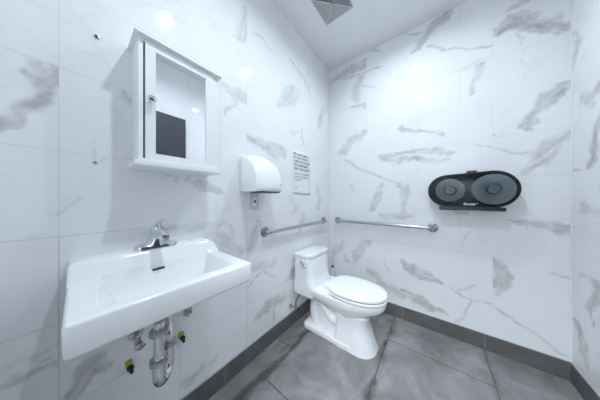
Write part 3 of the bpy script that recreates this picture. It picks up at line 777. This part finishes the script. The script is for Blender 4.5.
# ================================================================== HAND DRYER + OUTLET
def dryer():
    a0, a1, z0, z1 = .690, .918, 1.240, 1.492
    t = thing('hand_dryer', (XL, (a0+a1)/2, z0), 'white rounded electric hand dryer on the left wall', 'hand dryer')
    bm = B(); o = rrect(a0+.002, a1-.002, z0+.004, z1-.006, .03, 6)
    prism(bm, o, lambda a, b: (XL+.0005, a, b), lambda a, b: (XL+.012, a, b)); obj('back_plate', bm, M['plastic_grey'], t)
    # cover: sections across the width, each a quarter-round profile from the wall top to the lower front edge
    D = .195
    def profile(f):
        # f 0..1 across the width; a quarter-ellipse from the wall over to the lower front, domed in the middle
        e = abs(2*f-1); k = 1-.10*max(0, (e-.55)/.45)**2.2; zt_ = z1-.012+.030*math.sin(PI*f)**.8
        pts = [(XL+.010, z0+.012), (XL+.010, z0+.06), (XL+.010, z0+.13)]
        for i in range(19):
            a = .5*PI*i/18
            pts.append((XL+.010+D*k*math.sin(a)**1.0, z0+.035+(zt_-z0-.035)*math.cos(a)**.95))
        pts += [(XL+.010+D*k*.995, z0+.016), (XL+.010+D*k*.96, z0+.004), (XL+.010+D*k*.88, z0), (XL+.045, z0), (XL+.02, z0+.004)]
        return pts
    bm = B(); rs = []
    for i in range(25):
        f = i/24; g = .5-.5*math.cos(PI*f); y = a0+(a1-a0)*g
        rs.append([(x, y, z) for x, z in profile(g)])
    rings(bm, rs); obj('cover', bm, M['plastic'], t, angle=50)
    bm = B(); box(bm, XL+.060, XL+.185, a0+.045, a1-.02, z0-.007, z0+.004); obj('air_outlet', bm, M['dark'], t, smooth=False, bevel=.003)
    # tiny worn maker's mark near the lower front edge (unreadable in the photograph)
    bm = B(); x = XL+.010+D*.9905
    random.seed(3)
    for k in range(7):
        yy = .858+k*.0062
        if k == 3: continue
        box(bm, x-.004, x+.0006, yy, yy+.0012, z0+.046, z0+.053); box(bm, x-.004, x+.0006, yy, yy+.0042, z0+.046+.0025*(k % 3), z0+.0475+.0025*(k % 3))
    obj('maker_mark', bm, M['ink_pale'], t, smooth=False)
dryer()

t = thing('outlet_plate', (XL, .814, 1.170), 'pale outlet cover plate on the wall directly under the hand dryer', 'outlet')
bm = B(); o = rrect(.779, .849, 1.113, 1.228, .006, 4); prism(bm, o, lambda a, b: (XL+.0005, a, b), lambda a, b: (XL+.006, a, b)); obj('cover_plate', bm, M['plastic_grey'], t, bevel=.0015)
bm = B(); o = rrect(.798, .830, 1.137, 1.204, .008, 5); prism(bm, o, lambda a, b: (XL+.005, a, b), lambda a, b: (XL+.0085, a, b)); s = obj('socket', bm, M['plastic'], t)
bm = B(); o = rrect(.806, .822, 1.160, 1.184, .007, 5); prism(bm, o, lambda a, b: (XL+.007, a, b), lambda a, b: (XL+.0095, a, b)); obj('socket_hole', bm, M['dark'], s)
for z in (1.126, 1.216):
    bm = B(); lathe(bm, [(.0, 0), (.0032, 0), (.0028, .0015), (.0, .0018)], (XL+.0055, .814, z), 'x', 12); obj('screw', bm, M['steel'], t)

# ================================================================== PAPER NOTICE
t = thing('paper_notice', (XL, 1.40, 1.45), 'white paper notice with lines of small print taped to the left wall', 'notice')
bm = B()
nu, nz = 12, 16
vv = [[bm.verts.new((XL-.0004+.003*math.sin(i/nu*PI)*(.3+.7*(j/nz))+(.006*max(0, (2-j)/2)*sm01(i/nu*2-.3)), 1.253+.298*i/nu, 1.662-.425*(1-j/nz))) for i in range(nu+1)] for j in range(nz+1)]
for j in range(nz):
    for i in range(nu): bm.faces.new((vv[j][i], vv[j][i+1], vv[j+1][i+1], vv[j+1][i]))
sh = obj('sheet', bm, M['paper'], t)
md = sh.modifiers.new('solid', 'SOLIDIFY'); md.thickness = .0006; md.offset = -1
def print_line(bm, y0, y1, z, h, seed):
    """a line of unreadable print: rows of short strokes grouped like words"""
    rnd = random.Random(seed); y = y0; k = 0
    while y < y1:
        if k and rnd.random() < .2: y += h*.55; k = 0; continue
        w = h*rnd.uniform(.45, .7); s = h*.17; x = XL+.0048
        box(bm, x, x+.0004, y, y+s, z, z+h)
        q = rnd.randint(0, 3)
        if q != 0: box(bm, x, x+.0004, y+s, y+w*.85, z+h*(.42 if q == 2 else .83), z+h*(.42 if q == 2 else .83)+s)
        if q != 1: box(bm, x, x+.0004, y+s, y+w*.85, z, z+s)
        if q > 1: box(bm, x, x+.0004, y+w*.85-s, y+w*.85, z+h*.1, z+h*.9)
        y += w; k += 1
for i, (b, e) in enumerate(((1.275, 1.515), (1.275, 1.505), (1.280, 1.535), (1.275, 1.510), (1.275, 1.525))):
    bm = B(); print_line(bm, b, e, 1.622-i*.036, .019, 10+i); obj('bold_print_line', bm, M['ink'], t, smooth=False)
for i, (b, e, z, h_) in enumerate(((1.285, 1.515, 1.435, .014), (1.275, 1.505, 1.403, .014), (1.275, 1.385, 1.371, .014), (1.285, 1.325, 1.295, .012), (1.30, 1.36, 1.244, .008), (1.46, 1.53, 1.244, .008))):
    bm = B(); print_line(bm, b, e, z, h_, 30+i); obj('small_print_line', bm, M['ink_pale'], t, smooth=False)

# ================================================================== GRAB BARS
def grab_bar(p0, p1, into, label):
    """p0, p1: flange centres on the wall; into: unit vector out of the wall"""
    p0, p1, n = Vector(p0), Vector(p1), Vector(into)
    t = thing('grab_bar', p0, label, 'grab bar', 'steel grab bars in the corner behind the toilet')
    d = (p1-p0).normalized(); o = .048; r = .016
    pth = [p0+n*.002]
    for k in range(7):
        a = .5*PI*k/6; pth.append(p0+n*(o-.030+.030*math.sin(a))+d*(.030*(1-math.cos(a))))
    for k in range(7):
        a = .5*PI*k/6; pth.append(p1+n*(o-.030+.030*math.cos(a))-d*(.030*(1-math.sin(a))))
    pth.append(p1+n*.002)
    bm = B(); tube(bm, pth, r, 20); obj('rail', bm, M['steel'], t)
    ax = 'x' if abs(n.x) > .5 else 'y'; s = 1 if (n.x+n.y) > 0 else -1
    for p in (p0, p1):
        bm = B(); lathe(bm, [(.0, .0005*s), (.040, .0005*s), (.040, .006*s), (.036, .010*s), (.020, .012*s), (.0, .012*s)], p, ax, 30)
        fl = obj('flange', bm, M['steel_dark'], t)
        for a in (.5, .5+2*PI/3, .5+4*PI/3):
            c_ = p+Vector((0, .028*math.cos(a), .028*math.sin(a))) if ax == 'x' else p+Vector((.028*math.cos(a), 0, .028*math.sin(a)))
            bm = B(); lathe(bm, [(.0, .009*s), (.005, .009*s), (.004, .0125*s), (.0, .013*s)], c_, ax, 10); obj('flange_screw', bm, M['steel'], fl)
grab_bar((XL, .915, .930), (XL, 1.835, .930), (1, 0, 0), 'steel grab bar on the left wall beside the toilet')
grab_bar((-.940, YB, .930), (-.012, YB, .930), (0, -1, 0), 'steel grab bar on the back wall under the paper dispenser')

# ================================================================== WALL SCREWS
for (y, z, m, lab) in ((.048, 1.837, 'dark', 'dark screw in the left wall beside the top of the cabinet'), (.044, 1.336, 'steel_dark', 'white ringed screw in the left wall beside the bottom of the cabinet')):
    t = thing('wall_screw', (XL, y, z), lab, 'screw')
    bm = B(); lathe(bm, [(.0, .0003), (.0085, .0003), (.0075, .003), (.0045, .004), (.0, .004)], (XL, y, z), 'x', 18); obj('wall_anchor', bm, M['lacquer'] if m != 'dark' else M['steel'], t)
    bm = B(); lathe(bm, [(.0, .003), (.0055, .003), (.005, .006), (.0, .0068)], (XL, y, z), 'x', 14); obj('screw_head', bm, M[m], t)

# ================================================================== CEILING VENT
def vent():
    x0, x1, y0, y1 = -.802, -.545, 1.175, 1.442
    cx, cy = (x0+x1)/2, (y0+y1)/2
    t = thing('ceiling_vent', (cx, cy, H), 'square grey metal exhaust vent in the ceiling', 'vent')
    def frame(bm, hx, hy, w, za, zb):
        for z_ in (0,):
            o = [(cx-hx, cy-hy), (cx+hx, cy-hy), (cx+hx, cy+hy), (cx-hx, cy+hy)]
            i = [(cx-hx+w, cy-hy+w), (cx+hx-w, cy-hy+w), (cx+hx-w, cy+hy-w), (cx-hx+w, cy+hy-w)]
            rs = [[(*p, za) for p in o], [(*p, zb) for p in o], [(*p, zb) for p in i], [(*p, za) for p in i]]
            vv = [[bm.verts.new(p) for p in r] for r in rs]
            for a in range(4):
                for b in range(4):
                    bm.faces.new((vv[a][b], vv[a][(b+1) % 4], vv[(a+1) % 4][(b+1) % 4], vv[(a+1) % 4][b]))
    hx, hy = (x1-x0)/2, (y1-y0)/2
    bm = B(); frame(bm, hx, hy, .008, H-.0003, H-.008); obj('frame', bm, M['vent'], t, smooth=False)
    bm = B(); box(bm, x0+.006, x1-.006, y0+.006, y1-.006, H-.0012, H-.0004); obj('duct_screen', bm, M['vent_dark'], t, smooth=False)
    # sloping louvre rings, each one a thin square band leaning outwards
    bm = B()
    K = 13
    for k in range(K):
        f = k/K; a = (hx-.009)*(1-f); b = (hy-.009)*(1-f)
        if a < .010: break
        da = .0098; zt, zb_ = H-.0016, H-.0085
        o0 = [(cx-a, cy-b), (cx+a, cy-b), (cx+a, cy+b), (cx-a, cy+b)]
        a2, b2 = a-da, b-da
        o1 = [(cx-a2, cy-b2), (cx+a2, cy-b2), (cx+a2, cy+b2), (cx-a2, cy+b2)]
        for za, zb2 in ((zt, zb_),):
            v0 = [bm.verts.new((*p, zb2)) for p in o0]; v1 = [bm.verts.new((*p, za)) for p in o1]
            v2 = [bm.verts.new((*p, zb2+.0008)) for p in o0]; v3 = [bm.verts.new((*p, za+.0008)) for p in o1]
            for i in range(4):
                j = (i+1) % 4
                bm.faces.new((v0[i], v0[j], v1[j], v1[i])); bm.faces.new((v2[i], v3[i], v3[j], v2[j])); bm.faces.new((v0[i], v2[i], v2[j], v0[j]))
    obj('louvre_rings', bm, M['vent'], t, smooth=False)
    bm = B()
    for sx in (-1, 1):
        for sy in (-1, 1):
            tube(bm, [(cx+sx*.004, cy+sy*.004, H-.0085), (cx+sx*(hx-.006), cy+sy*(hy-.006), H-.0085)], .0022, 6)
    obj('diagonal_ribs', bm, M['lacquer'], t)
vent()

# ================================================================== TWIN ROLL DISPENSER
def dispenser():
    cx, cz = .226, 1.262
    t = thing('toilet_paper_dispenser', (cx, YB, 1.10), 'dark smoked twin jumbo toilet paper dispenser on the back wall', 'toilet paper dispenser')
    def outline(s, dz=0):
        """long stadium with the two roll radii; s = inset"""
        o = []
        cl, cr, rl, rr = cx-.139, cx+.110, .130-s, .137-s
        for k in range(25):          # right lobe
            a = -.5*PI+PI*k/24; o.append((cr+rr*math.cos(a), cz+rr*math.sin(a)))
        for k in range(25):          # left lobe
            a = .5*PI+PI*k/24; o.append((cl+rl*math.cos(a), cz-.004+rl*math.sin(a)))
        return o
    W = lambda d: (lambda a, b: (a, YB-d, b))
    bm = B(); prism(bm, outline(.004), W(-.001), W(.012)); obj('back_plate', bm, M['housing'], t)
    # side band of the housing: an open ring
    bm = B(); o, i = outline(0), outline(.010)
    rs = [[(a, YB-d, b) for a, b in q] for q, d in ((i, .010), (o, .010), (o, .118), (i, .118))]
    vv = [[bm.verts.new(p) for p in r] for r in rs]; n = len(o)
    for r in range(4):
        for k in range(n): bm.faces.new((vv[r][k], vv[r][(k+1) % n], vv[(r+1) % 4][(k+1) % n], vv[(r+1) % 4][k]))
    obj('housing', bm, M['housing'], t, bevel=.002)
    # smoked front cover, slightly domed at the edge
    bm = B()
    rings(bm, [[(a, YB-d, b) for a, b in outline(s)] for s, d in ((.0105, .112), (.0105, .119), (.014, .124), (.024, .128))], False, True)
    obj('front_cover', bm, M['smoked'], t)
    # spindles and hubs
    for (x, z) in ((cx-.125, cz-.002), (cx+.117, cz)):
        bm = B(); lathe(bm, [(.0, .009), (.012, .009), (.012, .1215), (.0, .1215)], (x, YB, z), 'y', 20)
        for v in bm.verts: v.co.y = 2*YB-v.co.y
        sp = obj('spindle', bm, M['core'], t)
        bm = B(); lathe(bm, [(.0, .120), (.036, .120), (.040, .129), (.040, .138), (.034, .142), (.0, .142)], (x, YB, z), 'y', 30)
        for v in bm.verts: v.co.y = 2*YB-v.co.y
        hub = obj('hub', bm, M['core'], t)
        bm = B()
        tube(bm, [(x+.012+.017*math.cos(a), YB-.1440, z+.010+.017*math.sin(a)) for a in [2*PI*k/20 for k in range(21)]], .0016, 6)
        obj('lock_ring', bm, M['housing'], hub)
        bm = B(); lathe(bm, [(.0, .1405), (.0325, .1405), (.031, .1435), (.0, .1437)], (x, YB, z), 'y', 30)
        for v in bm.verts: v.co.y = 2*YB-v.co.y
        obj('hub_cap', bm, M['hub_cap'], hub)
    # dispensing tray with teeth under the rolls
    bm = B(); box(bm, .033, .404, YB-.118, YB-.0005, 1.100, 1.128)
    obj('tray', bm, M['housing'], t, smooth=False, bevel=.004)
    bm = B(); box(bm, .038, .401, YB-.124, YB-.116, 1.106, 1.112)
    for k in range(59):
        x = .040+k*.0061
        v = [bm.verts.new(p) for p in ((x, YB-.122, 1.106), (x+.006, YB-.122, 1.106), (x+.003, YB-.122, 1.100), (x, YB-.120, 1.106), (x+.006, YB-.120, 1.106), (x+.003, YB-.120, 1.100))]
        for f in ((0, 1, 2), (5, 4, 3), (0, 2, 5, 3), (1, 4, 5, 2), (0, 3, 4, 1)): bm.faces.new([v[q] for q in f])
    obj('tear_teeth', bm, M['housing'], t, smooth=False)
    bm = B(); box(bm, .205, .262, YB-.085, YB-.045, 1.394, 1.413); obj('key_lock', bm, M['housing'], t, smooth=False, bevel=.004)
    text_mesh('logo', 'Kruger', M['logo'], t, .0245, (.180, YB-.1288, 1.143), (1, 0, 0), (0, 0, 1), .15, .0006)
    text_mesh('logo_mark', '®', M['logo'], t, .012, (.253, YB-.1288, 1.152), (1, 0, 0), (0, 0, 1))
    for (x, r, lab) in ((cx-.125, .092, 'smaller white toilet paper roll seen through the smoked dispenser, left side'),
                        (cx+.117, .1125, 'larger white toilet paper roll seen through the smoked dispenser, right side')):
        bm = B()
        rs = []
        for rr, d in ((.019, .020), (r-.002, .020), (r, .022), (r, .108), (r-.002, .110), (.019, .110)):
            rs.append([(x+rr*math.cos(2*PI*k/56), YB-d, cz+rr*math.sin(2*PI*k/56)) for k in range(56)])
        rs.append(rs[0]); vv = [[bm.verts.new(p) for p in q] for q in rs[:-1]]; vv.append(vv[0])
        for a, b in zip(vv, vv[1:]):
            for k in range(56): bm.faces.new((a[k], a[(k+1) % 56], b[(k+1) % 56], b[k]))
        tag(obj('toilet_paper_roll', bm, M['roll'], angle=30), lab, 'toilet paper roll', 'jumbo rolls inside the dispenser')
dispenser()

# ================================================================== TOILET
def toilet():
    X0, Y0 = XL+.016, 1.432
    t = thing('toilet', (X0, Y0, 0), 'white one-piece toilet against the left wall', 'toilet')
    W = lambda x, y, z: (X0+x, Y0+y, z)
    def rr(x0, x1, hw0, hw1, r, z, n=8, sh=0.0):
        return [W(a, b, z) for a, b in rrect(x0, x1, -1, 1, 0.001, 0)]
    def ring_rect(x0, x1, hw, r, z):
        return [W(a, b, z) for a, b in rrect(x0, x1, -hw, hw, r, 8)]
    # tank, growing out of the deck with a flared foot
    bm = B()
    rings(bm, [ring_rect(.002, .222, .178, [.02, .05, .05, .02], .315), ring_rect(.000, .232, .182, [.02, .055, .055, .02], .345),
               ring_rect(.000, .226, .181, [.02, .055, .055, .02], .400), ring_rect(.002, .203, .180, [.02, .055, .055, .02], .430),
               ring_rect(.003, .193, .179, [.02, .055, .055, .02], .470), ring_rect(.005, .184, .176, [.02, .055, .055, .02], .560),
               ring_rect(.006, .179, .174, [.02, .055, .055, .02], .648), ring_rect(.008, .176, .172, [.02, .053, .053, .02], .652)])
    obj('tank', bm, M['porcelain'], t, angle=60)
    bm = B()
    rings(bm, [ring_rect(.004, .184, .179, [.02, .06, .06, .02], .6525), ring_rect(.002, .188, .182, [.02, .06, .06, .02], .658),
               ring_rect(.002, .188, .182, [.02, .06, .06, .02], .676), ring_rect(.005, .184, .179, [.02, .06, .06, .02], .685), ring_rect(.018, .168, .165, [.02, .05, .05, .02], .690)])
    obj('tank_lid', bm, M['porcelain'], t, angle=60)
    # trip lever on the rounded corner of the side facing the doorway
    bm = B(); lathe(bm, [(.0, .004), (.021, .004), (.023, -.006), (.014, -.014), (.0, -.015)], W(.100, -.176, .612), 'y', 22)
    pth = smooth_path([W(.100, -.190, .612), W(.115, -.200, .609), W(.150, -.203, .598), W(.166, -.201, .592)], 6)
    tube(bm, pth, [.0085+.004*math.sin(PI*k/(len(pth)-1)) for k in range(len(pth))], 12)
    obj('flush_lever', bm, M['chrome'], t)
    # bowl with its long deck: horizontal outlines
    def outline(xr, xf, hwr, hwf, N=72):
        pts = []
        xm = xf-.335*(xf-xr)/.74 if xf-xr > .4 else (xr+xf)/2
        def hw(x):
            if x >= xm: u = (x-xm)/(xf-xm); return hwf*math.sqrt(max(0, 1-u**2.15))
            u = (xm-x)/(xm-xr); s = sm01(u*1.25)
            return hwf*(1-s)+hwr*s
        xs = []
        h = N//2
        for k in range(h+1):
            u = k/h; xs.append(xr+(xf-xr)*math.sin(.5*PI*u)**1.0)
        left = [(x, -hw(x)) for x in xs]; right = [(x, hw(x)) for x in xs[::-1][1:]]
        return left+right
    def orng(xr, xf, hwr, hwf, z, zr=0): return [W(a, b, z+zr*max(0, (.30-a))) for a, b in outline(xr, xf, hwr, hwf)]
    bm = B()
    rings(bm, [orng(.37, .590, .062, .095, .200), orng(.33, .625, .072, .112, .235), orng(.24, .665, .092, .136, .275), orng(.13, .705, .120, .158, .305),
               orng(.05, .740, .160, .174, .328), orng(.010, .757, .174, .181, .350), orng(.006, .764, .176, .184, .375), orng(.006, .764, .176, .184, .392),
               orng(.010, .760, .173, .181, .398), orng(.016, .754, .168, .175, .399), orng(.03, .744, .158, .165, .391), orng(.06, .715, .14, .14, .401)])
    obj('bowl', bm, M['porcelain'], t, angle=70)
    # front pedestal, flaring to the floor
    bm = B()
    def ped(x0, x1, hw, r, z, rb=.03): return [W(a, b, z) for a, b in rrect(x0, x1, -hw, hw, [rb, r, r, rb], 10)]
    rings(bm, [ped(.375, .700, .142, .120, .0005), ped(.378, .697, .140, .118, .010), ped(.388, .676, .130, .108, .060), ped(.395, .654, .120, .098, .130), ped(.400, .636, .112, .090, .200), ped(.395, .650, .118, .094, .262)])
    obj('pedestal', bm, M['porcelain'], t, angle=70)
    # foot flange along the floor and the rear web with the trapway
    bm = B()
    rings(bm, [ped(.075, .56, .140, .05, .0005, .045), ped(.073, .56, .142, .05, .010, .045), ped(.075, .56, .140, .05, .034, .045), ped(.080, .555, .136, .045, .040, .042), ped(.09, .54, .11, .04, .043, .03), ped(.10, .52, .08, .04, .050, .03)])
    obj('foot_flange', bm, M['porcelain'], t, angle=60)
    bm = B()
    rings(bm, [ped(.10, .50, .070, .02, .040, .03), ped(.10, .50, .060, .02, .12, .03), ped(.10, .50, .066, .02, .24, .03), ped(.08, .50, .10, .02, .330, .03)])
    obj('rear_web', bm, M['porcelain'], t, angle=60)
    bm = B()
    pth = smooth_path([W(.47, 0, .20), W(.40, 0, .145), W(.335, 0, .150), W(.285, 0, .205), W(.235, 0, .255), W(.175, 0, .240), W(.150, 0, .170), W(.165, 0, .085), W(.20, 0, .03)], 7)
    rs = []
    for k, p in enumerate(pth):
        q0 = pth[max(0, k-1)]; q1 = pth[min(len(pth)-1, k+1)]; d = (q1-q0).normalized(); nn = Vector((-d.z, 0, d.x))
        rs.append([p+nn*.048*math.cos(a)+Vector((0, .098*math.sin(a), 0)) for a in [2*PI*i/24 for i in range(24)]])
    rings(bm, rs); obj('trapway', bm, M['porcelain'], t, angle=70)
    for s in (-1, 1):
        bm = B(); lathe(bm, [(.0, .0), (.019, .0), (.018, .012), (.012, .020), (.0, .023)], W(.30, s*.117, .040), 'z', 20); obj('bolt_cap', bm, M['porcelain'], t)
    # seat ring and lid, both elongated
    def so(xr, xf, hw, N=64):
        pts = []
        for k in range(N):
            a = 2*PI*k/N; c_, s_ = math.cos(a), math.sin(a)
            xm = xr+(xf-xr)*.44
            x = xm+(xf-xm)*c_ if c_ > 0 else xm+(xm-xr)*math.copysign(abs(c_)**.72, c_)
            y = hw*math.copysign(abs(s_)**.93, s_)
            pts.append((x, y))
        return pts
    def sring(xr, xf, hw, z, tilt=0): return [W(a, b, z+tilt*(a-.3)) for a, b in so(xr, xf, hw)]
    S0, S1, SH = .300, .772, .186
    bm = B()
    out = [sring(S0+.06, S1-.06, SH-.06, .4025), sring(S0+.055, S1-.055, SH-.055, .4095), sring(S0, S1, SH, .411), sring(S0, S1, SH, .421), sring(S0+.004, S1-.004, SH-.004, .4245), sring(S0+.009, S1-.009, SH-.009, .4245), sring(S0+.018, S1-.018, SH-.018, .4155), sring(S0+.045, S1-.045, SH-.045, .426),
           sring(S0+.075, S1-.075, SH-.075, .426), sring(S0+.085, S1-.085, SH-.082, .414), sring(S0+.08, S1-.08, SH-.08, .4025)]
    vv = [[bm.verts.new(p) for p in r] for r in out]; n = len(out[0])
    for r in range(len(vv)):
        for k in range(n): bm.faces.new((vv[r][k], vv[r][(k+1) % n], vv[(r+1) % len(vv)][(k+1) % n], vv[(r+1) % len(vv)][k]))
    obj('seat', bm, M['seat'], t, angle=60)
    bm = B()
    rings(bm, [sring(S0+.06, S1-.06, SH-.06, .4265), sring(S0+.055, S1-.055, SH-.055, .4345), sring(S0, S1, SH, .436), sring(S0, S1, SH, .448), sring(S0+.004, S1-.004, SH-.004, .4555),
               sring(S0+.014, S1-.014, SH-.014, .4595), sring(S0+.05, S1-.05, SH-.05, .463), sring(S0+.14, S1-.14, SH-.13, .4645)])
    obj('seat_lid', bm, M['seat'], t, angle=70)
    bm = B()
    bm.free()
    for s in (-1, 1):
        bm = B(); box(bm, X0+.272, X0+.330, Y0+s*.075-.022, Y0+s*.075+.022, .400, .440); obj('seat_hinge', bm, M['seat'], t, bevel=.008, segs=3)
toilet()

stop_valve(-.998, 1.225, .192, 'dark shutoff valve and hose on the left wall behind the toilet',
           [(-.998, 1.226, .25), (-.990, 1.238, .285), (-.985, 1.262, .311)], name='toilet_shutoff_valve', small=.85)

# ------------------------------------------------------------------ toilet brush in the corner
def brush():
    x, y = -.938, 1.840
    t = thing('toilet_brush', (x, y, 0), 'white toilet brush with a pale grey grip standing in the corner behind the toilet', 'toilet brush')
    bm = B(); lathe(bm, [(.055, .0005), (.057, .01), (.050, .03), (.046, .12), (.048, .125), (.042, .125), (.040, .02), (.0, .018)], (x, y, 0), 'z', 28); obj('holder', bm, M['plastic'], t)
    bm = B(); lathe(bm, [(.0, .03), (.030, .035), (.034, .07), (.028, .11), (.0, .115)], (x, y, 0), 'z', 18); obj('brush_head', bm, M['bristle'], t)
    bm = B(); tube(bm, [(x, y, .10), (x-.006, y+.004, .40)], .0115, 14); obj('handle', bm, M['plastic'], t)
    bm = B(); tube(bm, smooth_path([(x-.006, y+.004, .40), (x-.007, y+.004, .43), (x-.008, y+.005, .48), (x-.009, y+.005, .515)], 4), .0125, 14); obj('grip', bm, M['plastic_grey'], t)
    bm = B(); tube(bm, [(x-.0062, y+.004, .385), (x-.0068, y+.004, .415)], .0130, 14); obj('grip_band', bm, M['rubber'], t)
brush()

# ================================================================== CAMERA / WORLD
cam = bpy.data.cameras.new('camera'); co = bpy.data.objects.new('camera', cam); COL.objects.link(co)
co.location = (0, 0, CAM_H); co.rotation_euler = (PI/2, 0, math.radians(37.8))
cam.sensor_width = 36; cam.lens = 36*173/600; cam.shift_y = -1/600; cam.clip_start = .02
SC.camera = co
SC.cycles.max_bounces = 16; SC.cycles.diffuse_bounces = 10; SC.cycles.glossy_bounces = 6; SC.cycles.transparent_max_bounces = 12
w = bpy.data.worlds.new('world'); SC.world = w; w.use_nodes = True
w.node_tree.nodes['Background'].inputs[0].default_value = (.6, .65, .7, 1); w.node_tree.nodes['Background'].inputs[1].default_value = .2
SC.view_settings.view_transform = 'Standard'; SC.view_settings.look = 'None'
SC.view_settings.exposure = 0.42; SC.view_settings.gamma = 1.0; SC.view_settings.use_curve_mapping = False
